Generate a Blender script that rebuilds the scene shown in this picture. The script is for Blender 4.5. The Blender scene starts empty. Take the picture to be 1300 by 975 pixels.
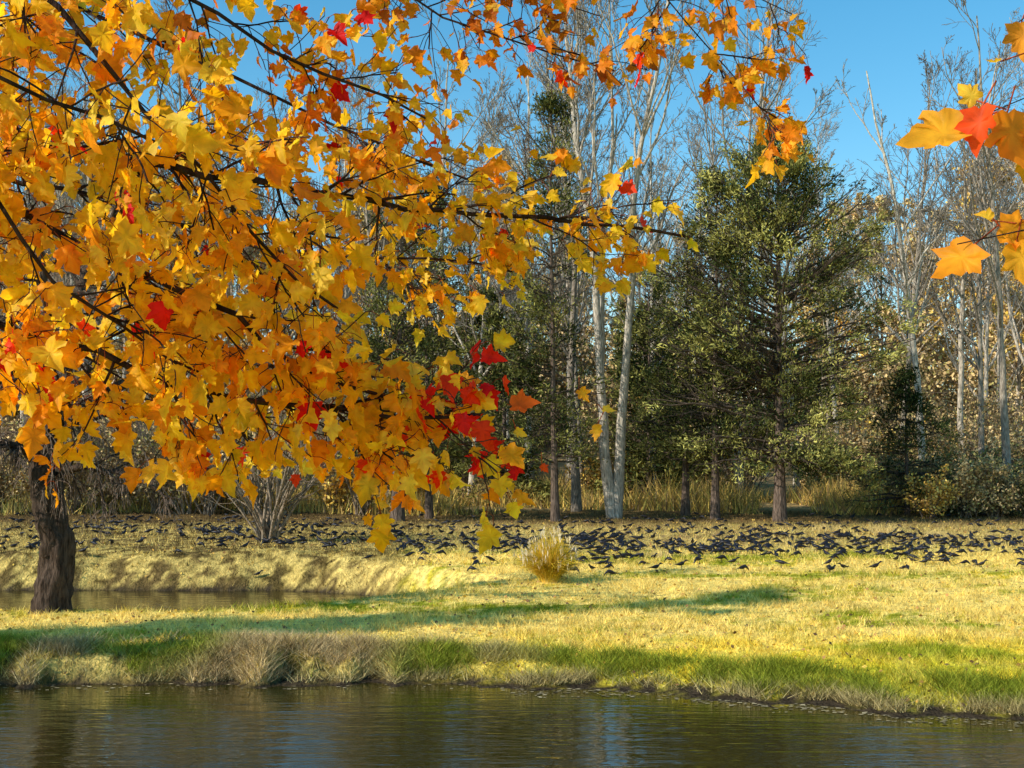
import bpy, math, numpy as np
from mathutils import Vector
rng=np.random.default_rng(7)
F=1786.0; H=3.0; HY=590.0
def W(px,py,d):
    return np.array([(px-650)/F*d, d, H+(HY-py)/F*d])
# ---------------------------------------------------------------- utils
LAT=np.random.default_rng(3).random((256,256))
def vnoise(x,y):
    x=np.asarray(x,float);y=np.asarray(y,float)
    xi=np.floor(x).astype(int);yi=np.floor(y).astype(int)
    fx=x-xi;fy=y-yi;fx=fx*fx*(3-2*fx);fy=fy*fy*(3-2*fy)
    a=LAT[xi%256,yi%256];b=LAT[(xi+1)%256,yi%256];c=LAT[xi%256,(yi+1)%256];d=LAT[(xi+1)%256,(yi+1)%256]
    return (a*(1-fx)+b*fx)*(1-fy)+(c*(1-fx)+d*fx)*fy
def fbm(x,y,o=4):
    s=0;a=.5;t=0
    for k in range(o):
        s=s+a*vnoise(x*2**k+17*k,y*2**k+31*k);t+=a;a*=.5
    return s/t
def sm(t):
    t=np.clip(t,0,1);return t*t*(3-2*t)
def nrm(v):
    return v/(np.linalg.norm(v,axis=-1,keepdims=True)+1e-9)
class Buf:
    def __init__(s): s.v=[];s.c=[];s.f=[];s.m=[];s.n=0
    def add(s,v,f,mat=0,col=(1,1,1)):
        v=np.asarray(v,float).reshape(-1,3);f=np.asarray(f,int)
        col=np.asarray(col,float)
        if col.ndim==1: col=np.tile(col,(len(v),1))
        s.v.append(v);s.c.append(col);s.f.append(f+s.n);s.m.append(np.full(len(f),mat));s.n+=len(v)
    def mesh(s,name,mats,smooth=True):
        V=np.concatenate(s.v);C=np.concatenate(s.c)
        me=bpy.data.meshes.new(name)
        me.vertices.add(len(V));me.vertices.foreach_set('co',V.astype(np.float32).ravel())
        tot=np.concatenate([np.full(len(f),f.shape[1]) for f in s.f])
        li=np.concatenate([f.ravel() for f in s.f])
        me.loops.add(len(li));me.loops.foreach_set('vertex_index',li.astype(np.int32))
        st=np.concatenate([[0],np.cumsum(tot)[:-1]])
        me.polygons.add(len(tot));me.polygons.foreach_set('loop_start',st.astype(np.int32))
        me.polygons.foreach_set('material_index',np.concatenate(s.m).astype(np.int32))
        me.polygons.foreach_set('use_smooth',np.full(len(tot),smooth))
        me.update(calc_edges=True)
        a=me.attributes.new('Col','FLOAT_COLOR','POINT')
        a.data.foreach_set('color',np.concatenate([C,np.ones((len(C),1))],1).astype(np.float32).ravel())
        for m in mats: me.materials.append(m)
        return me
    def obj(s,name,mats,smooth=True,parent=None):
        return mkobj(name,s.mesh(name,mats,smooth),parent)
def mkobj(name,me,parent=None):
    o=bpy.data.objects.new(name,me);bpy.context.scene.collection.objects.link(o)
    if parent:o.parent=parent
    return o
def empty(name):
    o=bpy.data.objects.new(name,None);bpy.context.scene.collection.objects.link(o);return o
def tubes(buf,P,R,sides,mat=0,col=(1,1,1)):
    B,n,_=P.shape
    T=nrm(np.gradient(P,axis=1))
    ref=np.where((np.abs(T[:,:1,2:3])>.7),np.array([1.,0,0]),np.array([0,0,1.]))*np.ones_like(T)
    A=nrm(np.cross(T,ref));Bv=np.cross(T,A)
    th=np.arange(sides)*2*np.pi/sides
    V=P[:,:,None,:]+R[:,:,None,None]*(np.cos(th)[:,None]*A[:,:,None,:]+np.sin(th)[:,None]*Bv[:,:,None,:])
    b=np.arange(B)[:,None,None]*n*sides;i=np.arange(n-1)[None,:,None]*sides;k=np.arange(sides)[None,None,:];k2=(k+1)%sides
    f=np.stack([b+i+k,b+i+k2,b+i+sides+k2,b+i+sides+k],-1).reshape(-1,4)
    c=np.asarray(col,float)
    if c.ndim==2: c=np.repeat(c,n*sides,axis=0)
    buf.add(V,f,mat,c)
def resamp(pts,n,wig=0,rg=rng):
    pts=np.asarray(pts,float);d=np.r_[0,np.cumsum(np.linalg.norm(np.diff(pts,axis=0),axis=1))]
    t=np.linspace(0,d[-1],n)
    P=np.stack([np.interp(t,d,pts[:,k]) for k in range(pts.shape[1])],1)
    for _ in range(2):
        P[1:-1]=.25*P[:-2]+.5*P[1:-1]+.25*P[2:]
    if wig: P[1:-1,:3]+=rg.normal(0,wig,(n-2,3))
    return P
def kids(rg,P,R,c,t0,t1,ang,ratio,n,trop=(0,0,0),wig=.1,rs=.6,shape=.5,flat=None,absL=None,rtip=.25):
    B,m,_=P.shape
    idx=np.repeat(np.arange(B),c);N=len(idx)
    t=rg.uniform(t0,t1,N)
    f=t*(m-1)*.9999;i=f.astype(int);fr=(f-i)[:,None]
    p0=P[idx,i];p1=P[idx,i+1];pos=p0*(1-fr)+p1*fr
    rad=R[idx,i]*(1-fr[:,0])+R[idx,i+1]*fr[:,0]
    T=nrm(p1-p0)
    rv=rg.normal(0,1,(N,3))
    if flat is not None: rv=rv*np.asarray(flat)
    per=nrm(rv-(rv*T).sum(1,keepdims=True)*T)
    a=np.radians(rg.normal(ang[0],ang[1],N))[:,None]
    d=np.cos(a)*T+np.sin(a)*per
    pl=np.linalg.norm(np.diff(P,axis=1),axis=2).sum(1)[idx]
    tt=(t-t0)/(t1-t0+1e-9)
    L=(pl*ratio if absL is None else absL)*(1-shape*tt)*rg.uniform(.65,1.25,N)
    out=[pos];tr=np.asarray(trop,float)
    for k in range(n-1):
        d=nrm(d+tr+rg.normal(0,wig,(N,3)))
        pos=pos+d*(L/(n-1))[:,None];out.append(pos)
    P2=np.stack(out,1)
    r0=rad*rs
    R2=r0[:,None]*np.linspace(1,rtip,n)[None]
    return P2,R2,t
def sprays(buf,pos,d,L,Wd,mat,col,rg,bend=0.0):
    N=len(pos);d=nrm(d);s=nrm(np.cross(d,rg.normal(0,1,(N,3))))
    L=np.broadcast_to(L,(N,))[:,None];Wd=np.broadcast_to(Wd,(N,))[:,None]
    mid=pos+d*L*.5
    V=np.stack([pos,mid+s*Wd*.5,pos+d*L,mid-s*Wd*.5],1)
    f=np.arange(N*4).reshape(N,4)
    buf.add(V,f,mat,np.repeat(col,4,axis=0) if np.ndim(col)==2 else col)
# ---------------------------------------------------------------- materials
def mat(name,rough=.8,attr=True,base=(1,1,1),nscale=5,namt=.35,trans=0,bump=0,bscale=20,stretch=None,spec=.3,tcol=None):
    m=bpy.data.materials.new(name);m.use_nodes=True;nt=m.node_tree;N=nt.nodes;Lk=nt.links
    for x in list(N):N.remove(x)
    out=N.new('ShaderNodeOutputMaterial')
    if spec>0:
        bs=N.new('ShaderNodeBsdfPrincipled')
        bs.inputs['Roughness'].default_value=rough;bs.inputs['Specular IOR Level'].default_value=spec;ci=bs.inputs['Base Color']
    else:
        bs=N.new('ShaderNodeBsdfDiffuse');ci=bs.inputs['Color']
    tc=N.new('ShaderNodeTexCoord');mp=N.new('ShaderNodeMapping');Lk.new(tc.outputs['Object'],mp.inputs[0])
    if stretch: mp.inputs['Scale'].default_value=stretch
    nz=N.new('ShaderNodeTexNoise');nz.inputs['Scale'].default_value=nscale;nz.inputs['Detail'].default_value=3 if spec==0 else 5
    Lk.new(mp.outputs[0],nz.inputs['Vector'])
    mr=N.new('ShaderNodeMapRange');mr.inputs[1].default_value=.3;mr.inputs[2].default_value=.7
    mr.inputs[3].default_value=1-namt;mr.inputs[4].default_value=1+namt
    Lk.new(nz.outputs[0],mr.inputs[0])
    vm=N.new('ShaderNodeVectorMath');vm.operation='SCALE'
    if attr:
        at=N.new('ShaderNodeAttribute');at.attribute_name='Col';Lk.new(at.outputs['Color'],vm.inputs[0])
    else: vm.inputs[0].default_value=base
    Lk.new(mr.outputs[0],vm.inputs['Scale'])
    Lk.new(vm.outputs[0],ci)
    if bump:
        n2=N.new('ShaderNodeTexNoise');n2.inputs['Scale'].default_value=bscale;n2.inputs['Detail'].default_value=5
        Lk.new(mp.outputs[0],n2.inputs['Vector'])
        bp=N.new('ShaderNodeBump');bp.inputs['Strength'].default_value=1;bp.inputs['Distance'].default_value=bump
        Lk.new(n2.outputs[0],bp.inputs['Height']);Lk.new(bp.outputs[0],bs.inputs['Normal'])
    if trans:
        tr=N.new('ShaderNodeBsdfTranslucent');mx=N.new('ShaderNodeMixShader');mx.inputs[0].default_value=trans
        if tcol:
            v2=N.new('ShaderNodeVectorMath');v2.operation='MULTIPLY';v2.inputs[1].default_value=tcol
            Lk.new(vm.outputs[0],v2.inputs[0]);Lk.new(v2.outputs[0],tr.inputs[0])
        else: Lk.new(vm.outputs[0],tr.inputs[0])
        Lk.new(bs.outputs[0],mx.inputs[1]);Lk.new(tr.outputs[0],mx.inputs[2]);Lk.new(mx.outputs[0],out.inputs[0])
    else: Lk.new(bs.outputs[0],out.inputs[0])
    return m
M_leaf=mat('maple_leaf',.55,nscale=28,namt=.24,trans=.5,tcol=(1.45,1.3,.55),spec=.2)
M_bark=mat('bark',.9,nscale=7,namt=.6,bump=.05,bscale=9,stretch=(3,3,.6),spec=0)
M_needle=mat('cedar_needles',nscale=1.2,namt=.4,spec=0)
M_bleaf=mat('autumn_foliage',nscale=.6,namt=.25,spec=0)
M_blade=mat('grass_blades',nscale=3,namt=.15,spec=0)
M_ground=mat('ground_soil_grass',nscale=9,namt=.4,bump=.06,bscale=22,spec=0)
M_bird=mat('black_feathers',.45,attr=True,nscale=30,namt=.2,spec=.4)
# ---------------------------------------------------------------- terrain
def shore(x):
    return np.interp(x,[-60,-20,-7,-1,2,4.3,6,12,60],[21,20,19.1,19.2,18.3,17.1,16.3,14.2,12])+.6*(fbm(x*1.1,x*0+3.3,3)-.5)+.3*(vnoise(x*5,x*0+1.3)-.5)
def ht(x,y):
    x=np.asarray(x,float);y=np.asarray(y,float)
    s=y-shore(x)-.4*(vnoise(x*2.6,y*2.2)-.5)
    lf=sm((2-x)/6)
    w=.5*lf+1.5*(1-lf)
    B=np.interp(y,[10,18,24,36,52,70,130,220,500],[.3,.34,.45,.85,1.0,1.6,7,14,20])
    B=B+lf*.14*sm(1-np.abs(s-.7)/.8)*vnoise(x*1.9,y*1.9)
    z=np.where(s>0,B*(.65*sm(s/w)+.35*sm(s/(w*2.2))),-.8*sm(-s/2))
    cw=np.interp(x,[-200,-6,-3.5,-1.6,1,300],[3.3,3.3,2.2,0,-3,-50])
    cw=cw+.7*(fbm(x*.6,x*0+9,3)-.5)
    c=np.abs(y-29.5)-cw
    k=sm(c/2.1)
    z=np.where(y>21.5,z*k-.5*(1-k),z)
    bk=sm(1-np.abs(y-34.5)/2.5)*sm((-1-x)/2)
    z=z+bk*.28*(fbm(x*1.1,y*1.1,3)-.5)
    near=-.8+2.2*sm((9.5-y)/4.5)
    z=np.where(y<10,np.maximum(near,-.8),z)
    side=-.8+2.0*sm((-12.3-x)/3.0)
    z=np.where(y<21,np.maximum(z,side),z)
    am=np.where(z>.02,1,.3)
    z=z+am*(.07*(fbm(x*.8,y*.8,4)-.5)+.05*(fbm(x*5,y*5,2)-.5))
    z=z+sm((y-60)/60)*2*(fbm(x*.03,y*.03,3)-.5)
    return z
def gcol(x,y,z):
    n1=fbm(x*.35,y*.8,4);n2=fbm(x*2.1+5,y*2.1,3);n3=fbm(x*6,y*6+9,2)
    green=np.array([.36,.36,.025]);yg=np.array([.90,.65,.05]);straw=np.array([.95,.68,.20]);brown=np.array([.38,.235,.105]);mud=np.array([.055,.04,.025])
    def mix(a,b,t): return a*(1-t[...,None])+b*t[...,None]
    g=sm((n1*.6+n2*.4-.36)/.18)
    c=mix(np.broadcast_to(green,x.shape+(3,)),yg,g)
    dry=sm((y-19.3)/3.2)*.95+sm((n2-.45)/.2)*.4
    c=mix(c,straw,np.clip(dry*sm((n3*.4+n1*.6-.34)/.16),0,1)*.85)
    green_r=sm((20.3-y)/2.5)*sm((x+3)/3)*sm((n2-.28)/.2)
    c=mix(c,np.array([.30,.36,.03]),green_r*.5)
    far=sm((y-31-n2*5)/5)
    c=mix(c,mix(np.broadcast_to(straw*.75,x.shape+(3,)),brown*.75,sm((n2*.5+n3*.5-.43)/.2)),far*.9)
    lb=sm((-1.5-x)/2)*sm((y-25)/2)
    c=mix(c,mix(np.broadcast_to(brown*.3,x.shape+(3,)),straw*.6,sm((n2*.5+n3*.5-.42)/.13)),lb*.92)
    tree_shade=sm((y-43-n2*4)/6);c=mix(c,brown*.36,tree_shade*.88)  # tree-line shadow band painted into the far ground colour as dark brown
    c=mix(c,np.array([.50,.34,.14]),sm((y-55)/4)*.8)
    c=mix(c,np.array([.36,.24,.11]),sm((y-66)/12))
    bank=sm((y-(shore(x)+1.3))/-.9)*sm((1.5-x)/3.5)*(y>12)
    c=mix(c,mix(np.broadcast_to(mud,x.shape+(3,)),straw*.6,sm((n2*.5+n3*.5-.40)/.14)),bank*.9)
    c=mix(c,mud,sm((.12-z+.2*(n3-.5))/.1))
    c=c*(.64+.72*n3)[...,None]
    return c
def axis(lo,a,b,hi,step):
    mid=np.arange(a,b,step)
    l=[];v=a;s=step
    while v>lo: s*=1.25;v-=s;l.append(v)
    r=[];v=mid[-1];s=step
    while v<hi: s*=1.25;v+=s;r.append(v)
    return np.array(l[::-1]+list(mid)+r)
xs=axis(-900,-20,20,900,.11);ys=axis(-300,12,56,1200,.12)
X,Y=np.meshgrid(xs,ys,indexing='ij');Z=ht(X,Y)
nx,ny=X.shape
idx=np.arange(nx*ny).reshape(nx,ny)
f=np.stack([idx[:-1,:-1],idx[1:,:-1],idx[1:,1:],idx[:-1,1:]],-1).reshape(-1,4)
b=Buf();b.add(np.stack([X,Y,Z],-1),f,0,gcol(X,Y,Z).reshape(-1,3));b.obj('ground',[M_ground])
# water
mw=bpy.data.materials.new('pond_water');mw.use_nodes=True;nt=mw.node_tree;bs=nt.nodes['Principled BSDF']
bs.inputs['Base Color'].default_value=(.034,.026,.003,1);bs.inputs['Roughness'].default_value=.01;bs.inputs['IOR'].default_value=1.65
tc=nt.nodes.new('ShaderNodeTexCoord')
prev=None
for sc,(sx,sy),dist in ((1.0,(.8,3.4),.013),(1.0,(3,10),.006)):
    mp=nt.nodes.new('ShaderNodeMapping');mp.inputs['Scale'].default_value=(sx,sy,1);mp.inputs['Rotation'].default_value=(0,0,.14)
    nz=nt.nodes.new('ShaderNodeTexNoise');nz.inputs['Scale'].default_value=sc;nz.inputs['Detail'].default_value=2
    bp=nt.nodes.new('ShaderNodeBump');bp.inputs['Distance'].default_value=dist;bp.inputs['Strength'].default_value=1
    nt.links.new(tc.outputs['Object'],mp.inputs[0]);nt.links.new(mp.outputs[0],nz.inputs['Vector']);nt.links.new(nz.outputs[0],bp.inputs['Height'])
    if prev: nt.links.new(prev.outputs[0],bp.inputs['Normal'])
    prev=bp
nt.links.new(prev.outputs[0],bs.inputs['Normal'])
b=Buf();b.add([[-150,5.5,0],[150,5.5,0],[150,36,0],[-150,36,0]],[[0,1,2,3]]);b.obj('pond_water',[mw])
# ---------------------------------------------------------------- grass blades
def blades(buf,x,y,h,w,col,lean=.5,rg=rng,zoff=-.01):
    N=len(x);z=ht(x,y)+zoff
    a=rg.uniform(0,2*np.pi,N);s=np.stack([np.cos(a),np.sin(a)*.5,np.zeros(N)],1)*(w*.5)[:,None]
    p=np.stack([x,y,z],1)
    tip=p+np.stack([rg.normal(0,lean,N)*h,rg.normal(0,lean,N)*h,h],1)
    V=np.stack([p-s,p+s,tip],1)
    buf.add(V,np.arange(3*N).reshape(N,3),0,np.repeat(col,3,axis=0))
b=Buf()
N=300000
y=15+ (rng.random(N)**1.5)*20;x=rng.uniform(-1,1,N)*(y*.40+1.2)
z=ht(x,y);k=z>.06;x,y,z=x[k],y[k],z[k]
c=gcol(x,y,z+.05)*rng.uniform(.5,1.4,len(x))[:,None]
h=rng.uniform(.025,.08,len(x))*(1+1.2*(fbm(x*2,y*2)>.55))
blades(b,x,y,h,np.full(len(x),.012),c,.7)
N=100000
x=rng.uniform(-9,8,N);y=shore(x)+rng.uniform(-.05,1.4,N)
z=ht(x,y);k=(z>.02)&(rng.random(N)<.12+.88*(fbm(x*1.8,y*1.8+4)>.48))
x,y,z=x[k],y[k],z[k]
lf=sm((1.5-x)/3)*sm((vnoise(x*1.1,y*1.1+30)-.15)/.3)
lf=np.maximum(lf,sm((.12-z)/.08)*.8)
c=(np.array([.72,.52,.25])*lf[:,None]+np.array([.36,.40,.04])*(1-lf[:,None]))*rng.uniform(.15,1.3,len(x))[:,None]
blades(b,x,y,rng.uniform(.05,.24,len(x)),np.full(len(x),.011),c,.9)
N=60000
y=rng.uniform(32,56,N);x=rng.uniform(-1,1,N)*(y*.42+2);z=ht(x,y);k=z>.1;x,y,z=x[k],y[k],z[k]
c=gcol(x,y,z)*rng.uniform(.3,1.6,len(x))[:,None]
blades(b,x,y,rng.uniform(.04,.16,len(x)),np.full(len(x),.024),c,.7)
b.obj('lawn_grass',[M_blade],False)
b=Buf();N=52000
x=rng.uniform(-30,34,N);y=55+rng.random(N)*10+1.5*np.sin(x*.4)
dn=fbm(x*.35,y*.35,3);k=dn>.38;x,y,dn=x[k],y[k],dn[k]
pal=np.array([[.90,.60,.14],[.78,.50,.14],[.54,.36,.12],[.92,.66,.16],[.42,.37,.09],[.34,.23,.12]])
c=pal[rng.integers(0,6,len(x))]*rng.uniform(.5,1.2,len(x))[:,None]
blades(b,x,y,rng.uniform(.2,1.3,len(x))*(dn*1.7),np.full(len(x),.05),c,.4)
b.obj('tall_dry_grass',[M_blade],False)
b=Buf();N=8000
y=16.5+rng.random(N)**1.2*38;x=rng.uniform(-1,1,N)*(y*.42+1);z=ht(x,y);k=z>.05;x,y,z=x[k],y[k],z[k]
pal=np.array([[.65,.38,.08],[.40,.2,.08],[.75,.5,.1],[.15,.09,.05]])
sprays(b,np.stack([x,y,z+.03],1),np.stack([rng.normal(0,1,len(x)),rng.normal(0,1,len(x)),rng.normal(0,.2,len(x))],1),rng.uniform(.05,.09,len(x)),rng.uniform(.04,.07,len(x)),0,pal[rng.integers(0,4,len(x))],rng)
b.obj('fallen_leaves',[M_bleaf],False)
b=Buf();N=900
x=rng.uniform(-7,8,N);y=shore(x)-np.abs(rng.normal(0,.28,N))+.05
k=(x>0)|(rng.random(N)<.25);x,y=x[k],y[k];z=np.full(len(x),.006)
sz=rng.uniform(.012,.045,len(x));a=rng.uniform(0,6.28,len(x))
V=np.stack([np.stack([x+sz*np.cos(a+q),y+sz*.7*np.sin(a+q),z+0*x],1) for q in (0,1.4,3.0,4.6)],1)
b.add(V,np.arange(4*len(x)).reshape(-1,4),0,np.repeat(np.array([[.55,.44,.25]])*rng.uniform(.2,1.1,len(x))[:,None],4,axis=0))
b.obj('floating_debris',[M_bleaf],False)
# ---------------------------------------------------------------- bare trees
def bare(rg,trunks,r0,cnt=(16,7,5,3),col=(.30,.26,.21),t0=.4,ratio=(.36,.45,.5,.5),ang=(38,10),trop=(0,0,.10),wig=.10,leafN=0,leafcol=None,leafsz=.14,rmin=.016):
    b=Buf();c0=np.array(col)
    n=len(trunks[0]);P=np.stack(trunks);B=len(P)
    rr=np.asarray(r0,float).reshape(-1,1)*np.ones((B,1))
    tt=np.linspace(0,1,n)
    R=rr*(1-.85*tt)[None]*(1+.45*np.exp(-tt*n/1.3))[None]
    tubes(b,P,R,9,0,c0)
    lv=(P,R);T0=t0
    for k,cn in enumerate(cnt):
        P2,R2,_=kids(rg,lv[0],lv[1],cn,T0,.98,ang,ratio[k],(8,6,4,3)[k],trop,wig+.04*k,rs=(.62,.6,.6,.7)[k],shape=.55,rtip=.3)
        R2=np.maximum(R2,rmin*(.9,.75,.6,.5)[k])
        tubes(b,P2,R2,(6,4,3,3)[k],0,c0*(.92,.76,.62,.48)[k])
        lv=(P2,R2);T0=.2
    if leafN:
        Pp=lv[0].reshape(-1,3);i=rg.integers(0,len(Pp),leafN)
        cl=fbm(Pp[i,0]*.5+Pp[i,2]*.4,Pp[i,1]*.5,2)
        q=Pp[i]+rg.normal(0,.12,(leafN,3))
        pal=np.array(leafcol);cc=pal[rg.integers(0,len(pal),leafN)]*rg.uniform(.6,1.25,leafN)[:,None]
        kk=cl>.36;q=q[kk];cc=cc[kk]
        sprays(b,q,rg.normal(0,1,(len(q),3))+[0,0,-.4],leafsz*rg.uniform(.7,1.3,len(q)),leafsz*.8,1,cc,rg)
    return b
def trunkline(rg,h,lean=.04,n=14,wig=.06,base=(0,0,-.1)):
    p=np.zeros((n,3));p[:,2]=np.linspace(0,h,n)
    lx,ly=rg.normal(0,lean,2);t=np.linspace(0,1,n)
    p[:,0]=lx*h*t+np.cumsum(rg.normal(0,wig,n))*.8*t;p[:,1]=ly*h*t+np.cumsum(rg.normal(0,wig,n))*.8*t
    return p+np.array(base)
GOLD=[[.92,.58,.10],[.86,.50,.10],[.94,.68,.18],[.66,.40,.13]]
TAN=[[.72,.50,.22],[.82,.58,.27],[.58,.41,.20],[.58,.48,.16]]
OLIV=[[.26,.25,.07],[.36,.30,.09],[.44,.34,.12],[.16,.16,.06]]
variants=[]
for i in range(4):
    rg=np.random.default_rng(100+i)
    variants.append(bare(rg,[trunkline(rg,20)],[.17],cnt=(20,8,5,3),col=((.54,.46,.36),(.34,.28,.21),(.58,.50,.39),(.44,.37,.28))[i],t0=.28).mesh('bare_tree_mesh',[M_bark,M_bleaf]))
lvar=[]
for i in range(4):
    rg=np.random.default_rng(200+i)
    lvar.append(bare(rg,[trunkline(rg,19)],[.17],cnt=(20,6,5),col=(.55,.46,.35),t0=.12,leafN=(6000,7500,5500,6500)[i],leafcol=(GOLD,TAN,GOLD,TAN)[i],leafsz=.26).mesh('leafy_tree_mesh',[M_bark,M_bleaf]))
forest=empty('distant_forest')
def inst(me,x,y,s,rz,parent,name,sz=None):
    o=mkobj(name,me,parent);o.location=(x,y,float(ht(x,y))-.1);o.scale=(s,s,sz or s);o.rotation_euler=(0,0,rz);return o
rg=np.random.default_rng(11)
for i in range(34):
    y=rg.uniform(61,80);x=rg.uniform(-.45,.45)*y+0
    px=650+x/y*F
    if 1050<px<1200 and y<74: continue
    inst(variants[rg.integers(0,4)],x,y,rg.uniform(.82,1.15),rg.uniform(0,6.28),forest,'bare_tree')
for i in range(74):
    y=rg.uniform(82,125);x=rg.uniform(-.46,.46)*y
    px=650+x/y*F
    leaf=rg.random()<(.8 if (px>1000 or px<420) else .5)
    me=lvar[rg.integers(0,4)] if leaf else variants[rg.integers(0,4)]
    s=rg.uniform(.75,1.0)
    inst(me,x,y,s if leaf else s*1.05,rg.uniform(0,6.28),forest,'leafy_tree' if leaf else 'bare_tree')
# ---------------------------------------------------------------- shrubs / thicket
def shrub(rg,h,n,spread,col=(.28,.21,.145),leafN=0,leafcol=None,leafsz=.1,cnt=(7,6),rb=.03):
    b=Buf();c0=np.array(col)
    a=rg.uniform(0,2*np.pi,n);s=rg.uniform(.1,1,n)*spread
    d=np.stack([np.cos(a)*s,np.sin(a)*s,np.ones(n)],1)
    L=h*rg.uniform(.6,1.1,n);m=8
    t=np.linspace(0,1,m)
    P=d[:,None,:]*t[None,:,None]*L[:,None,None]
    P[...,:2]*= (0.6+.6*t[None,:,None])
    P=P+np.cumsum(rg.normal(0,.03,P.shape),axis=1)*t[None,:,None]*h*.4
    P[...,0]+=(rg.normal(0,.12,n))[:,None];P[...,1]+=(rg.normal(0,.12,n))[:,None];P[...,2]-=.1
    R=rb*rg.uniform(.6,1.2,n)[:,None]*(1-.75*t)[None]
    tubes(b,P,R,5,0,c0);lv=(P,R)
    for k,cn in enumerate(cnt):
        P2,R2,_=kids(rg,lv[0],lv[1],cn,.2,.98,(35,14),(.4,.5,.5)[k],4,(0,0,.03),.16,rs=.6)
        R2=np.maximum(R2,.008);tubes(b,P2,R2,3,0,c0*(.95,.85,.8)[k]);lv=(P2,R2)
    if leafN:
        Pp=lv[0].reshape(-1,3);i=rg.integers(0,len(Pp),leafN);q=Pp[i]+rg.normal(0,.1,(leafN,3))
        pal=np.array(leafcol);cc=pal[rg.integers(0,len(pal),leafN)]*rg.uniform(.5,1.3,leafN)[:,None]
        sprays(b,q,rg.normal(0,1,(leafN,3)),leafsz*rg.uniform(.7,1.3,leafN),leafsz*.7,1,cc,rg)
    return b
svar=[]
for i in range(5):
    rg=np.random.default_rng(300+i)
    svar.append(shrub(rg,(2.6,3.4,2.2,3.8,2.0)[i],16,.9,leafN=(3000,1800,3800,1500,3000)[i],leafcol=(OLIV,TAN,TAN,OLIV,GOLD)[i],leafsz=.13,cnt=(7,5)).mesh('shrub_mesh',[M_bark,M_bleaf]))
thick=empty('undergrowth_thicket')
rg=np.random.default_rng(12)
for i in range(70):
    y=rg.uniform(61,85);x=rg.uniform(-.42,.42)*y
    inst(svar[(1,2,4,2,1,4)[rg.integers(0,6)]],x,y,rg.uniform(.7,1.5),rg.uniform(0,6.28),thick,'thicket_shrub')
for i in range(50):
    y=rg.uniform(90,114);x=((i+.5)/50*2-1)*.46*y+rg.normal(0,1)
    inst(svar[(1,2,4,1,1,2)[rg.integers(0,6)]],x,y,rg.uniform(1.8,3.2),rg.uniform(0,6.28),thick,'thicket_shrub')
for i in range(26):
    x=rg.uniform(14.5,24);y=rg.uniform(52,57)
    inst(svar[(0,1,2,4,2)[rg.integers(0,5)]],x,y,rg.uniform(.65,.95),rg.uniform(0,6.28),thick,'thicket_shrub')
for i in range(22):
    x=rg.uniform(-24,-4);y=rg.uniform(53,58)
    inst(svar[(1,3,2,1,4)[rg.integers(0,5)]],x,y,rg.uniform(.8,1.3),rg.uniform(0,6.28),thick,'thicket_shrub')
o=shrub(np.random.default_rng(5),4.2,26,1.0,col=(.30,.23,.16),cnt=(6,4),rb=.055).obj('multi_stem_shrub',[M_bark])
x,y=-6.7,38.5;o.location=(x,y,float(ht(x,y)))
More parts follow.
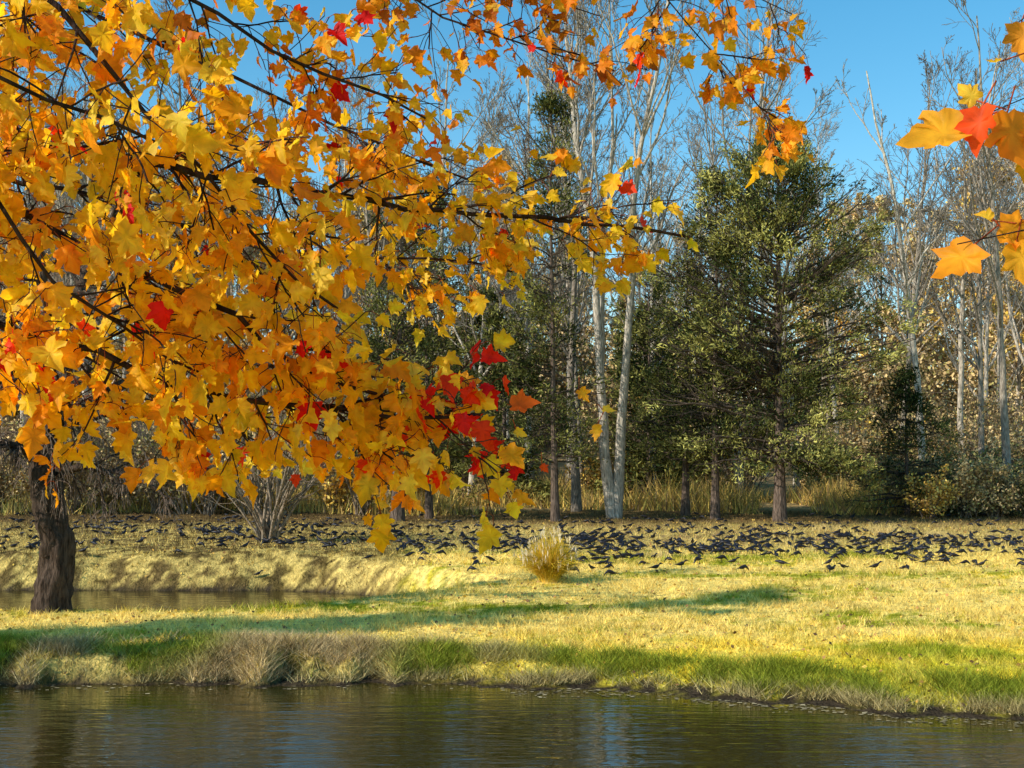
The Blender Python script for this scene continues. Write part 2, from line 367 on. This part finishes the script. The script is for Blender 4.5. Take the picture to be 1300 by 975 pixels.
# ---------------------------------------------------------------- cedars
def cedar(rg,h,Rm,t0=.14,nl=150,ncl=9,nsp=20,colA=(.035,.05,.016),colB=(.50,.45,.12),rt=.17,asc=.55,prof=0,fine=1.0,thr=.37):
    b=Buf();tr=trunkline(rg,h,lean=.01,n=12,wig=.03)
    t=np.linspace(0,1,12);R=rt*(1-.92*t)*(1+.5*np.exp(-t*9))
    tubes(b,tr[None],R[None],10,0,(.14,.10,.075))
    tl=np.sort(t0+(1-t0)*rg.random(nl)**1.15*.99)
    u=(tl-t0)/(1-t0)
    if prof==0: pr=np.minimum(1,.62+2.2*u)*np.clip(1-u,0,1)**.62
    else: pr=np.clip(1-u,0,1)**.9+.03
    az=rg.uniform(0,2*np.pi,nl)
    lump=.58+.85*vnoise(az*1.3+5,u*7)
    L=Rm*pr*lump*rg.uniform(.8,1.1,nl)+.15
    m=7;s=np.linspace(0,1,m)
    base=np.stack([np.interp(tl,t,tr[:,k]) for k in range(3)],1)
    d=np.stack([np.cos(az),np.sin(az)],1)
    P=np.zeros((nl,m,3));P[...,:2]=base[:,None,:2]+d[:,None,:]*L[:,None,None]*s[None,:,None]
    P[...,2]=base[:,None,2]+asc*L[:,None]*(s**1.3)[None]*(.5+u)[:,None]
    if prof==0: P[...,2]-=((1-u)**3*.35)[:,None]*L[:,None]*(s**2)[None]
    P[:,1:]+=rg.normal(0,.06,(nl,m-1,3))
    R=(.012+.012*L)[:,None]*(1-.8*s)[None];tubes(b,P,R,4,0,(.10,.075,.055))
    P2,R2,_=kids(rg,P,R,4,.25,.95,(45,12),.42,5,(0,0,.08),.12)
    tubes(b,P2,np.maximum(R2,.008),3,0,(.08,.06,.045))
    A=np.concatenate([P[:,2:].reshape(-1,3),P2[:,1:].reshape(-1,3)])
    nc=int(nl*ncl);cc=A[rg.integers(0,len(A),nc)]+rg.normal(0,.10,(nc,3))
    g=fbm(cc[:,0]*.9+cc[:,2]*.7,cc[:,1]*.9-cc[:,2]*.8,2);cc=cc[g>thr]
    nc=len(cc)
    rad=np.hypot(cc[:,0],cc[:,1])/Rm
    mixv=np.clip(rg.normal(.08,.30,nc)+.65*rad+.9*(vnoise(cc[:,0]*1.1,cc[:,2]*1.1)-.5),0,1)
    out=nrm(np.stack([cc[:,0],cc[:,1],np.full(nc,Rm*.35)],1))
    N=nc*nsp;ii=np.repeat(np.arange(nc),nsp)
    off=rg.normal(0,1,(N,3))*np.array([.16,.16,.11])
    q=cc[ii]+off
    dd=out[ii]*.7+rg.normal(0,.55,(N,3))
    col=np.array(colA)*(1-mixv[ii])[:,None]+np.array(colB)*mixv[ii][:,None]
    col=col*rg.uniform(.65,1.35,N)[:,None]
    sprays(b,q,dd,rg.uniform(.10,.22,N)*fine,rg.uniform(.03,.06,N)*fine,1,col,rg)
    return b
def put(b,name,px,y,mats=(M_bark,M_needle)):
    x=(px-650)/F*y;o=b.obj(name,list(mats),False);o.location=(x,y,float(ht(x,y))-.05);return o
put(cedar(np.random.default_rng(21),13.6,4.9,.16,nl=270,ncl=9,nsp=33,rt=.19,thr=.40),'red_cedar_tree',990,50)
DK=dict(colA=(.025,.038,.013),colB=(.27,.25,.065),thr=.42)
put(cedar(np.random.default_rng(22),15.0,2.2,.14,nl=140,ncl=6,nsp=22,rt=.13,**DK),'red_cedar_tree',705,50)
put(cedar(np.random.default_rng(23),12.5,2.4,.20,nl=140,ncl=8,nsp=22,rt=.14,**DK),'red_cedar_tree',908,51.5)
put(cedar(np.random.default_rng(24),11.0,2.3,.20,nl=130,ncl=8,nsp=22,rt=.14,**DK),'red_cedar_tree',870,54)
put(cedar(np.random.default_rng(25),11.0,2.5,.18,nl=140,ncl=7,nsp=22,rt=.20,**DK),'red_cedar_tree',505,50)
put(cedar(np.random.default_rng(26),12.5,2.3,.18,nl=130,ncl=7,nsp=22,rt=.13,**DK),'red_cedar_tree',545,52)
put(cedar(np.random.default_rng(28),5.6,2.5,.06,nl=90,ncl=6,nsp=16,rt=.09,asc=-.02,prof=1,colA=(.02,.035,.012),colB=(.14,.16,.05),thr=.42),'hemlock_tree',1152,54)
dkc=cedar(np.random.default_rng(29),10.0,2.3,.06,nl=110,ncl=8,nsp=14,rt=.14,fine=1.6,**DK).mesh('cedar_mesh',[M_bark,M_needle],False)
for px,y,s in ((640,60,.95),(590,66,1.0),(825,60,1.0),(845,66,1.0)):
    x=(px-650)/F*y;inst(dkc,x,y,s,px*.7,forest,'cedar_tree')
# ---------------------------------------------------------------- hero bare trees
def hero(name,px0,py0,d,lines,rad,seed,cnt=(15,6,5,3),col=(.46,.395,.31),t0=.35,**kw):
    rg=np.random.default_rng(seed)
    base=np.array([(px0-650)/F*d,d,float(ht((px0-650)/F*d,d))])
    tr=[]
    for L in lines:
        pts=[base+[0,0,-.15]]+[W(px,py,d+dd) for px,py,dd in L]
        tr.append(resamp(pts,18,.03,rg)-base)
    o=bare(rg,tr,rad,cnt=cnt,col=col,t0=t0,**kw).obj(name,[M_bark,M_bleaf]);o.location=base;return o
hero('bare_maple_tree',780,655,52,[[(768,600,0),(762,450,0),(757,330,.2),(735,210,.5),(722,90,1),(715,-80,1.5)],
   [(786,600,0),(795,450,0),(805,340,-.3),(800,240,-.5),(832,110,-1),(860,-70,-1)],
   [(766,600,0),(763,450,.3),(768,300,.6),(780,150,.5),(772,0,.3),(775,-90,0)]],[.20,.20,.13],31,cnt=(17,7,6,3),t0=.38,ratio=(.29,.45,.5,.5),ang=(32,9))
hero('bare_tree',732,648,56,[[(728,560,0),(722,440,0),(735,340,0),(712,220,0),(690,100,0),(700,0,0)]],[.17],32,col=(.26,.21,.16),ratio=(.3,.45,.5,.5))
hero('leaning_bare_tree',1175,600,60,[[(1165,490,0),(1152,380,0),(1140,270,0),(1115,170,0),(1100,90,0)]],[.18],33,col=(.55,.47,.36),t0=.3,cnt=(10,6,4,3),ratio=(.3,.45,.5,.5))
hero('bare_tree',1280,630,58,[[(1275,520,0),(1270,400,0),(1262,280,0),(1250,160,0),(1240,20,0)]],[.18],34,col=(.36,.30,.23),ratio=(.32,.45,.5,.5),cnt=(16,7,5,3))
hero('bare_tree',1225,600,66,[[(1218,500,0),(1222,350,0),(1240,200,0),(1270,60,0)]],[.16],35,col=(.50,.42,.32),cnt=(15,7,5,3))
hero('bare_tree',940,640,62,[[(935,500,0),(945,350,0),(955,200,0),(975,60,0),(990,-60,0)]],[.18],36,col=(.38,.32,.25),cnt=(18,7,5,3))
# left pond-side tree, gnarled & weeping
rg=np.random.default_rng(41)
base=np.array([(65-650)/F*24.3,24.3,float(ht((65-650)/F*24.3,24.3))-.08])
def wl(L,d0=24.3): return [W(px,py,d0+dd)-base for px,py,dd in L]
b=Buf();C0=np.array([.075,.052,.038])
def addlimb(pts,r0,r1,n=14,sides=9,wig=.02):
    P=resamp(pts,n,wig,rg);R=np.linspace(r0,r1,n)*(1+.10*rg.normal(0,1,n));tubes(b,P[None],R[None],sides,0,C0);return P,R
tp=[np.array([0,0,-.1])]+wl([(66,740,0),(76,690,0),(58,640,0),(57,590,0),(64,530,0)])
n=40;P=resamp(tp,n,.012,rg);R=np.linspace(.28,.25,n)*(1+.45*np.exp(-np.arange(n)/4.))
sides=28;th=np.arange(sides)*2*np.pi/sides;tz=np.arange(n)[:,None]
RR=R[:,None]*(1+.22*(vnoise(np.cos(th)[None]*1.8+5+tz*.02,np.sin(th)[None]*1.8+tz*.14)-.5)*2+.18*(vnoise(np.cos(th)[None]*5+9,np.sin(th)[None]*5+tz*.3)-.5)*2)
V=np.stack([P[:,0:1]+RR*np.cos(th),P[:,1:2]+RR*np.sin(th),P[:,2:3]+0*RR],-1)
i=np.arange(n-1)[:,None]*sides;k=np.arange(sides)[None];k2=(k+1)%sides
b.add(V,np.stack([i+k,i+k2,i+sides+k2,i+sides+k],-1).reshape(-1,4),0,C0)
limbs=[]
for pts,r0,r1 in [
  ([(62,560,0),(40,500,0),(10,440,.5),(-40,380,1),(-110,300,1.5)],.18,.04),
  ([(62,575,0),(95,515,0),(150,490,-.3),(230,465,-.6),(320,450,-.8),(390,480,-.8)],.13,.03),
  ([(64,610,0),(100,590,-.2),(150,600,-.5),(190,612,-.8),(215,640,-1)],.08,.02),
  ([(64,545,0),(80,470,.5),(95,380,1),(140,280,1.5),(180,180,2)],.17,.03),
  ([(60,560,0),(50,480,-.6),(60,380,-1.2),(40,260,-1.8)],.13,.03),
  ([(58,590,0),(20,560,-.4),(-30,570,-.8),(-80,600,-1)],.10,.02)]:
    P,R=addlimb(wl(pts),r0,r1,14,8,.04);limbs.append((P,R))
P=np.stack([l[0] for l in limbs]);R=np.stack([l[1] for l in limbs])
P1,R1,_=kids(rg,P,R,16,.05,.98,(50,18),.30,8,(0,0,-.02),.16,rs=.5);tubes(b,P1,np.maximum(R1,.010),5,0,C0)
P2,R2,_=kids(rg,P1,R1,8,.15,.98,(45,18),.7,8,(0,0,-.18),.12,rs=.5);tubes(b,P2,np.maximum(R2,.006),3,0,C0*2.4)
P3,R3,_=kids(rg,P2,R2,4,.15,.98,(35,14),.8,6,(0,0,-.30),.1,rs=.6);tubes(b,P3,np.maximum(R3,.0045),3,0,C0*4.2)
o=b.obj('willow_tree',[M_bark]);o.location=base
for (x,y,s,sd) in ((-15.5,16.7,.9,51),(-19.5,15.0,1.05,52),(-25,12.0,1.25,54)):
    rg=np.random.default_rng(sd)
    o=bare(rg,[trunkline(rg,15,.01)],[.3],cnt=(18,7,5,2),col=(.25,.2,.15),t0=.3,leafN=7000,leafcol=GOLD,leafsz=.19,ratio=(.17,.45,.5,.5)).obj('autumn_tree',[M_bark,M_bleaf])
    o.location=(x,y,float(ht(x,y))-.1);o.scale=(s,s,s)
# ---------------------------------------------------------------- ornamental grass
b=Buf();rg=np.random.default_rng(61);N=3200
gx,gy=(697-650)/F*28.6,28.6;gz=float(ht(gx,gy))
a=rg.uniform(0,2*np.pi,N);sp=rg.random(N)**.6;L=rg.uniform(.5,1.1,N)
m=6;t=np.linspace(0,1,m)
d=np.stack([np.cos(a),np.sin(a)],1)
P=np.zeros((N,m,3))
P[...,:2]=d[:,None,:]*(.18*rg.random(N)[:,None,None]+ (sp*L*.60)[:,None,None]*(t**1.4)[None,:,None])
P[...,2]=1.0*L[:,None]*(t[None]*(1-.12*sp[:,None])-.50*(sp[:,None]**1.5)*t[None]**2.6)
R=np.full((N,m),.006)*np.linspace(1,.4,m)[None]
pal=np.array([[.94,.58,.05],[.88,.60,.05],[.95,.64,.10],[.70,.54,.04]])
tubes(b,P,R,3,0,pal[rg.integers(0,4,N)]*rg.uniform(.65,1.08,N)[:,None])
k=rg.random(N)<.06;q=P[k,-1];n=len(q)
for j in range(6):
    sprays(b,q+[0,0,.02*j-.02],np.stack([d[k,0]*.3+rg.normal(0,.25,n),d[k,1]*.3+rg.normal(0,.25,n),np.ones(n)],1),.11,.012,0,np.tile([[.85,.70,.45]],(n,1)),rg)
o=b.obj('ornamental_grass_clump',[M_blade]);o.location=(gx,gy,gz-.03)
b=Buf();rg=np.random.default_rng(62)
for (px,dd,hh) in ((1122,42,.45),(1188,40,.35),(835,34,.2),(1050,44,.3)):
    x0=(px-650)/F*dd;n=260;x=x0+rg.normal(0,.22,n);y=dd+rg.normal(0,.2,n)
    blades(b,x,y,rg.uniform(.4,1,n)*hh,np.full(n,.02),np.array([[.8,.58,.22]])*rg.uniform(.6,1.2,n)[:,None],.45)
b.obj('dry_grass_tufts',[M_blade],False)
# ---------------------------------------------------------------- blackbirds
def loft(buf,rings,sides,col):
    R=np.array(rings);n=len(R);th=np.arange(sides)*2*np.pi/sides
    V=np.stack([np.repeat(R[:,0:1],sides,1)+0*th,R[:,4:5]+R[:,2:3]*np.cos(th),R[:,1:2]+R[:,3:4]*np.sin(th)],-1)
    i=np.arange(n-1)[:,None]*sides;k=np.arange(sides)[None];k2=(k+1)%sides
    f=np.stack([i+k,i+k2,i+sides+k2,i+sides+k],-1).reshape(-1,4)
    buf.add(V,f,0,col);buf.add(V[0],[list(range(sides))],0,col);buf.add(V[-1],[list(range(sides))][::-1],0,col)
def bird(pose):
    b=Buf();K=(.010,.009,.012)
    body=[(.035,.150,.036,.040,0),(-.01,.138,.043,.046,0),(-.05,.128,.038,.040,0),(-.09,.120,.026,.026,0),(-.125,.115,.016,.012,0),(-.17,.108,.022,.006,0),(-.225,.098,.030,.004,0)]
    if pose==0: hd=[(.168,.204,.002,.002,0),(.130,.210,.008,.008,0),(.118,.214,.018,.018,0),(.095,.216,.023,.023,0),(.072,.202,.024,.024,0),(.055,.178,.030,.031,0)]
    elif pose==1: hd=[(.150,.018,.002,.002,0),(.136,.052,.008,.008,0),(.132,.064,.017,.018,0),(.118,.086,.023,.023,0),(.098,.110,.024,.026,0),(.070,.132,.031,.034,0)]
    else: hd=[(.185,.150,.002,.002,0),(.150,.160,.008,.008,0),(.138,.164,.018,.018,0),(.115,.168,.023,.023,0),(.090,.164,.024,.025,0),(.064,.158,.031,.033,0)]
    loft(b,hd+body,8,K)
    for s in (-1,1):
        loft(b,[(.045,.158,.004,.012,.034*s),(.01,.148,.008,.030,.042*s),(-.05,.136,.008,.028,.040*s),(-.10,.126,.006,.016,.026*s),(-.15,.118,.003,.006,.012*s)],6,(.014,.011,.016))
        lg=np.array([[[-.005,.018*s,.105],[-.018,.02*s,.055],[.0,.022*s,.004]],[[.0,.022*s,.004],[.02,.024*s,.004],[.038,.027*s,.003]]])
        tubes(b,lg,np.full((2,3),.004),4,0,(.03,.025,.02))
        tubes(b,np.array([[[.0,.022*s,.004],[-.01,.022*s,.004],[-.022,.022*s,.003]]]),np.full((1,3),.003),4,0,(.03,.025,.02))
        e=hd[3];loft(b,[(e[0]+.012,e[1]+.006,.001,.001,.021*s),(e[0]+.008,e[1]+.006,.003,.004,.021*s),(e[0]+.004,e[1]+.006,.001,.001,.021*s)],5,(.5,.4,.08))
    return b
templ=[bird(0),bird(1),bird(2)]
rg=np.random.default_rng(71);B=Buf();cnt=0
while cnt<1200:
    y=rg.uniform(29,54)
    x=rg.uniform(-.40,.40)*y
    hh=float(ht(x,y))
    px=650+x/y*F;py=HY+(H-hh)*F/y
    if px>720: den=1.0*math.exp(-((py-697)/(22 if px<1000 else 18))**2)+.08*(py<728)
    elif px>500: den=.8*math.exp(-((py-697)/23)**2)
    else: den=.55*math.exp(-((py-680)/20)**2)+.06
    den*=max(0,float(fbm(x*.45,y*.4,3))-.25)*2.2
    if rg.random()>den or hh<.12: continue
    tb=templ[rg.choice(3,p=[.3,.4,.3])]
    V=np.concatenate(tb.v)*rg.uniform(.74,1.02)
    a=rg.normal(0,.9)+(math.pi if rg.random()<.45 else 0);pt=rg.normal(0,.08)
    ca,sa=math.cos(a),math.sin(a)
    V=np.stack([V[:,0]*math.cos(pt)-V[:,2]*math.sin(pt)*.3,V[:,1],V[:,2]+V[:,0]*math.sin(pt)],1)
    V=np.stack([V[:,0]*ca-V[:,1]*sa+x,V[:,0]*sa+V[:,1]*ca+y,V[:,2]+hh+.005],1)
    n0=B.n;B.v.append(V);B.c.append(np.concatenate(tb.c))
    for f,m in zip(tb.f,tb.m): B.f.append(f+n0);B.m.append(m)
    B.n+=len(V);cnt+=1
B.obj('blackbird_flock',[M_bird])
# ---------------------------------------------------------------- foreground maple
half=np.array([(0,0),(.12,-.05),(.26,-.04),(.42,.04),(.37,.14),(.34,.21),(.45,.30),(.57,.44),(.45,.48),(.38,.49),(.27,.50),(.29,.60),(.31,.68),(.20,.72),(.11,.88),(0,1.04)])
outl=np.concatenate([half,half[1:-1][::-1]*[-1,1]]);no=len(outl)
ctr=np.array([0,.30])
LP=np.concatenate([[ctr],ctr+(outl-ctr)*.5,outl])
lf=[]
for k in range(no):
    k2=(k+1)%no
    lf.append((0,1+k,1+k2));lf.append((1+k,1+no+k,1+no+k2));lf.append((1+k,1+no+k2,1+k2))
LF=np.array(lf);rl=np.r_[0,np.full(no,.5),np.ones(no)]
ribang=np.arctan2(LP[:,1],LP[:,0]+1e-6)
def leaves(buf,pos,u,nv,size,col,rg,mt=1,flatk=1.0):
    N=len(pos);u=nrm(u);s=nrm(np.cross(u,nv));n=np.cross(s,u)
    fold=rg.normal(.18,.28,N)[:,None]*flatk;curl=rg.normal(-.15,.35,N)[:,None]*flatk;wav=rg.normal(0,.05,(N,1))
    tw=rg.normal(0,.25,N)[:,None]*flatk
    x=LP[:,0][None]+rg.normal(0,.022,(N,len(LP)))*rl[None];y=LP[:,1][None]+rg.normal(0,.022,(N,len(LP)))*rl[None]
    z=fold*np.abs(x)+curl*(y-.2)**2+wav*np.sin(x*9+rg.uniform(0,6,(N,1)))+tw*x*y+.03*rg.normal(0,1,(N,len(LP)))*rl[None]
    z=z+.035*np.abs(np.sin(ribang*3))[None]*rl[None]
    sx=rg.uniform(.8,1.08,(N,1))
    V=pos[:,None,:]+size[:,None,None]*((x*sx)[...,None]*s[:,None,:]+y[...,None]*u[:,None,:]+z[...,None]*n[:,None,:])
    m=len(LP);f=(LF[None]+np.arange(N)[:,None,None]*m).reshape(-1,3)
    e=(rl**2)[None,:,None]*rg.uniform(0,.7,(N,1,1))
    tc=col*np.array([.97,.68,.5])
    C=col[:,None,:]*(1-e)+tc[:,None,:]*e
    C=C*rg.uniform(.85,1.1,(N,m,1))
    buf.add(V,f,mt,C.reshape(-1,3))
YEL=np.array([[.95,.58,.02],[.97,.68,.04],[.96,.54,.015],[.95,.44,.012],[.97,.70,.08],[.88,.63,.04],[.93,.36,.012],[.96,.60,.025]])
ORG=np.array([[.92,.38,.015],[.86,.27,.012],[.64,.19,.015],[.94,.46,.02],[.50,.15,.02],[.95,.55,.03]])
RED=np.array([[.82,.02,.01],[.88,.06,.012],[.68,.012,.01]])
BK=np.array([.05,.033,.028])
def spray_tree(name,brs,seed,trunk=None,extra=None):
    rg=np.random.default_rng(seed);b=Buf();tot=0
    if trunk is not None:
        P=resamp(trunk[0],16,.02,rg);n=16;R=np.linspace(trunk[1],trunk[1]*.5,n)*(1+.5*np.exp(-np.arange(n)/2))
        tubes(b,P[None],R[None],14,0,(.16,.13,.11))
    for br in brs:
        pts=np.array(br['p'],float);n=br.get('n',24)
        P=resamp(pts,n,.012,rg)[None];R=(np.linspace(br['r'],br['r']*.22,n)*(1+.05*rg.normal(0,1,n)))[None]
        tubes(b,P,R,7,0,BK)
        t0=br.get('t0',.3)
        fl=(1,.75,.65)
        P1,R1,_=kids(rg,P,R,br.get('c1',16),t0,.98,(46,14),0,10,(0,0,-.015),.09,rs=.55,shape=br.get('sh',.45),flat=fl,absL=br.get('L1',.55))
        R1=np.maximum(R1,.0028);tubes(b,P1,R1,5,0,BK)
        if br.get('bare'): continue
        P2,R2,_=kids(rg,P1,R1,br.get('c2',5),.15,.97,(45,15),0,6,(0,0,-.03),.10,rs=.6,shape=.4,absL=br.get('L2',.2))
        R2=np.maximum(R2,.0016);tubes(b,P2,R2,4,0,BK*1.3)
        def nodes(Pp,ts):
            out=[];dr=[]
            m=Pp.shape[1]
            for t in ts:
                f=t*(m-1)*.9999;i=int(f);fr=f-i
                out.append(Pp[:,i]*(1-fr)+Pp[:,i+1]*fr);dr.append(nrm(Pp[:,i+1]-Pp[:,i]))
            return np.concatenate(out),np.concatenate(dr)
        q2,d2=nodes(P2,br.get('ts',(.45,.75,1,1)));q1,d1=nodes(P1,(.6,.8,1,1))
        q0,d0=nodes(P,(1,1,.97,.93))
        q=np.concatenate([q2,q1,q0]);d=np.concatenate([d2,d1,d0]);N=len(q)
        k=rg.random(N)<br.get('keep',.66);q=q[k];d=d[k];N=len(q)
        out=nrm(rg.normal(0,1,(N,3))+d*.6+[0,0,-.3])
        pe=q+out*rg.uniform(.02,.06,N)[:,None]
        mid=(q+pe)/2+[0,0,.006]
        tubes(b,np.stack([q,mid,pe],1),np.full((N,3),.0012),3,0,(.35,.08,.03))
        u=nrm(out*.7+np.array([.25,0,-.75])+rg.normal(0,.45,(N,3)))
        nv=nrm(rg.normal(0,.6,(N,3))+np.array([-.5,-.45,.5]))
        pal=br.get('pal',YEL);col=pal[rg.integers(0,len(pal),N)]*rg.uniform(.85,1.04,N)[:,None]
        isr=rg.random(N)<br.get('red',.022)
        if 'redtip' in br:
            tip=pts[-1];isr|=(np.linalg.norm(q-tip,axis=1)<br['redtip'])&(rg.random(N)<.45)
        col[isr]=RED[rg.integers(0,3,isr.sum())]
        size=br.get('sz',.078)*rg.uniform(.5,1.12,N)
        leaves(b,pe,u,nv,size,col,rg);tot+=N
    if extra:
        for (px,py,d,ux,uy,uz,sz,c) in extra:
            p=W(px,py,d);u=np.array([[ux,uy,uz]],float);nv=np.array([[-.35,-.7,.55]])+rg.normal(0,.25,(1,3))
            leaves(b,p[None],u,nv,np.array([sz]),np.array([c]),rg,flatk=1.1)
            q=p-nrm(u[0])*.035+np.array([.02,0,.01]);tubes(b,np.stack([q,(q+p)/2,p])[None],np.full((1,3),.0014),4,0,(.4,.08,.03))
    print(name,'leaves',tot)
    return b.obj(name,[M_bark,M_leaf])
def PX(L): return [W(a,c,d) for a,c,d in L]
T=lambda z,x=-4.3,y=4.2:np.array([x,y,z])
MIX=np.concatenate([YEL,ORG[:4]])
brs=[
 dict(p=[T(2.9)]+PX([(-120,380,4.2),(0,412,4.2),(110,437,4.2),(210,490,4.2),(330,515,4.2),(480,525,4.2),(610,526,4.2)]),r=.024,t0=.5,c1=32,L1=.32,redtip=.20,n=34,sh=.35),
 dict(p=[T(3.6)]+PX([(-80,120,4.8),(30,170,4.8),(130,205,4.8),(230,215,4.8),(330,235,4.9),(430,255,5),(560,264,5.1),(700,280,5.2),(870,300,5.3)]),r=.026,t0=.42,c1=46,L1=.34,n=40,sz=.072,sh=.2,keep=.7),
 dict(p=[T(3.2)]+PX([(-90,230,4),(70,290,4),(180,345,4),(270,390,4),(350,455,4.1),(440,495,4.2),(530,520,4.3)]),r=.024,t0=.45,c1=26,L1=.36,n=34,redtip=.12),
 dict(p=[T(4.4)]+PX([(0,-80,3.6),(80,0,3.6),(150,110,3.6),(240,190,3.7),(300,280,3.8),(360,350,3.9),(440,400,4)]),r=.018,t0=.42,c1=26,L1=.38),
 dict(p=[T(4.0)]+PX([(-100,30,3.3),(0,90,3.3),(100,140,3.4),(200,190,3.5),(290,230,3.6)]),r=.016,t0=.5,c1=20,L1=.36,sz=.082),
 dict(p=[T(5.0)]+PX([(60,-120,4.4),(200,-10,4.4),(350,60,4.5),(450,110,4.6),(540,150,4.7)]),r=.018,t0=.45,c1=26,L1=.38,pal=MIX,sz=.07),
 dict(p=[T(3.3)]+PX([(-120,180,3.7),(-10,240,3.7),(60,330,3.7),(110,400,3.8),(190,450,3.9),(270,480,4)]),r=.016,t0=.48,c1=24,L1=.34),
 dict(p=[T(2.8)]+PX([(-100,330,5),(60,360,5),(200,420,5),(300,520,5),(330,580,5)]),r=.013,t0=.5,c1=18,L1=.28),
 dict(p=[T(3.6)]+PX([(-60,200,5.6),(150,260,5.6),(300,310,5.6),(450,330,5.6),(560,320,5.6),(650,345,5.6)]),r=.018,t0=.45,c1=28,L1=.38,n=30,sz=.070,sh=.3),
 dict(p=[T(4.6)]+PX([(0,-50,5.5),(150,40,5.5),(330,110,5.5),(480,190,5.5),(600,230,5.6)]),r=.018,t0=.4,c1=20,L1=.40,keep=.62,sz=.068,pal=MIX),
 dict(p=[T(3.0)]+PX([(-150,440,3.6),(-40,440,3.6),(40,460,3.6),(90,475,3.6)]),r=.010,t0=.7,c1=10,L1=.22),
 dict(p=[T(5.6)]+PX([(250,-160,5),(420,-70,5),(520,0,5),(600,50,5),(680,75,5),(780,90,5)]),r=.012,t0=.55,c1=20,L1=.26,pal=ORG,keep=.62,sz=.062),
 dict(p=[T(6.0)]+PX([(400,-220,4.6),(620,-150,4.6),(780,-70,4.6),(870,10,4.6),(925,90,4.6),(960,140,4.6),(1000,180,4.6)]),r=.008,t0=.68,c1=24,L1=.16,L2=.12,pal=ORG[[0,1,3,3,5]],sz=.062,keep=.75,sh=.1),
 dict(p=[T(5.8)]+PX([(350,-200,5.3),(560,-120,5.3),(760,-60,5.3),(900,-30,5.3),(1010,20,5.3)]),r=.009,t0=.6,c1=16,L1=.2,pal=ORG[[0,1,3,2,5]],sz=.065,keep=.6,sh=.2),
 dict(p=[T(5.8)]+PX([(200,-160,5.1),(420,-60,5.1),(560,-40,5.1),(680,-10,5.1),(760,20,5.1)]),r=.009,t0=.55,c1=14,L1=.22,pal=ORG,sz=.062,keep=.6),
]
tr=[np.array([-4.4,4.2,1.2]),np.array([-4.35,4.2,2.6]),np.array([-4.25,4.2,4.5]),np.array([-4.4,4.3,6.5]),np.array([-4.2,4.4,9])]
oo,oy,rd=(.94,.46,.03),(.97,.62,.06),(.90,.10,.015)
exm=[(650,515,4.2,1,0,.15,.085,(.9,.16,.02)),(758,540,4.2,-.05,-.1,-1,.05,oo),(735,495,4.3,.4,0,-.6,.05,oo),(765,520,4.2,1,0,-.2,.04,oy),(655,545,4.2,.6,0,-.4,.04,oy),(688,590,4.2,.4,0,-.5,.03,rd),(580,485,4.2,.9,0,0,.07,oo)]
spray_tree('maple_tree',brs,81,(tr,.22),exm)
T2=lambda z:np.array([3.6,2.6,z])
brs2=[
 dict(p=[T2(3.6)]+PX([(1420,220,2.4),(1330,270,2.4),(1270,292,2.4),(1215,310,2.4)]),r=.005,t0=.85,c1=3,L1=.08,bare=1),
 dict(p=[T2(3.9)]+PX([(1450,60,2.2),(1350,110,2.2),(1290,130,2.2),(1240,150,2.2)]),r=.004,t0=.88,c1=3,L1=.05,bare=1),
 dict(p=[T2(4.2)]+PX([(1420,-60,2.8),(1340,10,2.8),(1290,30,2.8)]),r=.004,t0=.85,c1=2,L1=.06,bare=1),
]
ex=[(1222,160,2.2,-1,.1,-.35,.105,oo),(1245,138,2.18,-.15,-.1,-1,.075,rd),(1278,145,2.2,.2,0,-1,.095,(.93,.34,.02)),(1240,128,2.2,-.5,.1,.5,.04,oy),
 (1235,312,2.4,-.75,0,-.8,.09,(.94,.38,.02)),(1270,288,2.4,.9,0,-.15,.07,(.93,.38,.02)),(1290,310,2.4,.3,0,-.9,.08,oo),(1258,280,2.4,-.5,0,.25,.03,oy),
 (1296,30,2.8,.1,0,-1,.085,(.85,.32,.03)),(1270,78,2.6,-.8,0,-.2,.03,oy),(1325,170,2.2,-.2,.3,-1,.09,oo)]
spray_tree('maple_tree',brs2,83,([np.array([3.7,2.6,1.2]),np.array([3.65,2.6,2.6]),np.array([3.6,2.6,4.2]),np.array([3.7,2.6,7])],.18),ex)
# ---------------------------------------------------------------- light, sky, camera
EL=math.radians(32);AZ=math.radians(-25)
dv=Vector((math.cos(EL)*math.cos(AZ),-math.cos(EL)*math.sin(AZ),-math.sin(EL)))
sl=bpy.data.lights.new('sun','SUN');sl.energy=5.0;sl.angle=math.radians(.5);sl.color=(1,.95,.84)
so=bpy.data.objects.new('sun',sl);bpy.context.scene.collection.objects.link(so);so.rotation_euler=dv.to_track_quat('-Z','Y').to_euler();so.location=(-30,10,30)
w=bpy.data.worlds.new('World');bpy.context.scene.world=w;w.use_nodes=True;nt=w.node_tree
sk=nt.nodes.new('ShaderNodeTexSky');sk.sky_type='NISHITA';sk.sun_disc=False;sk.sun_elevation=EL;sk.sun_rotation=math.radians(270)+AZ
sk.air_density=1.0;sk.dust_density=.2;sk.ozone_density=1.5
hs=nt.nodes.new('ShaderNodeHueSaturation');hs.inputs['Saturation'].default_value=1.4;hs.inputs['Hue'].default_value=.485;hs.inputs['Value'].default_value=1.25
bg=nt.nodes['Background'];nt.links.new(sk.outputs[0],hs.inputs['Color']);nt.links.new(hs.outputs[0],bg.inputs[0]);bg.inputs[1].default_value=.145
cd=bpy.data.cameras.new('camera');co=bpy.data.objects.new('camera',cd);bpy.context.scene.collection.objects.link(co)
co.location=(0,0,H);co.rotation_euler=(math.radians(90),0,0);cd.lens=36*F/1300;cd.sensor_width=36;cd.shift_y=(HY-487.5)/1300
cd.clip_start=.05;cd.clip_end=3000
s=bpy.context.scene;s.camera=co
s.view_settings.view_transform='Standard';s.view_settings.look='None';s.view_settings.exposure=0
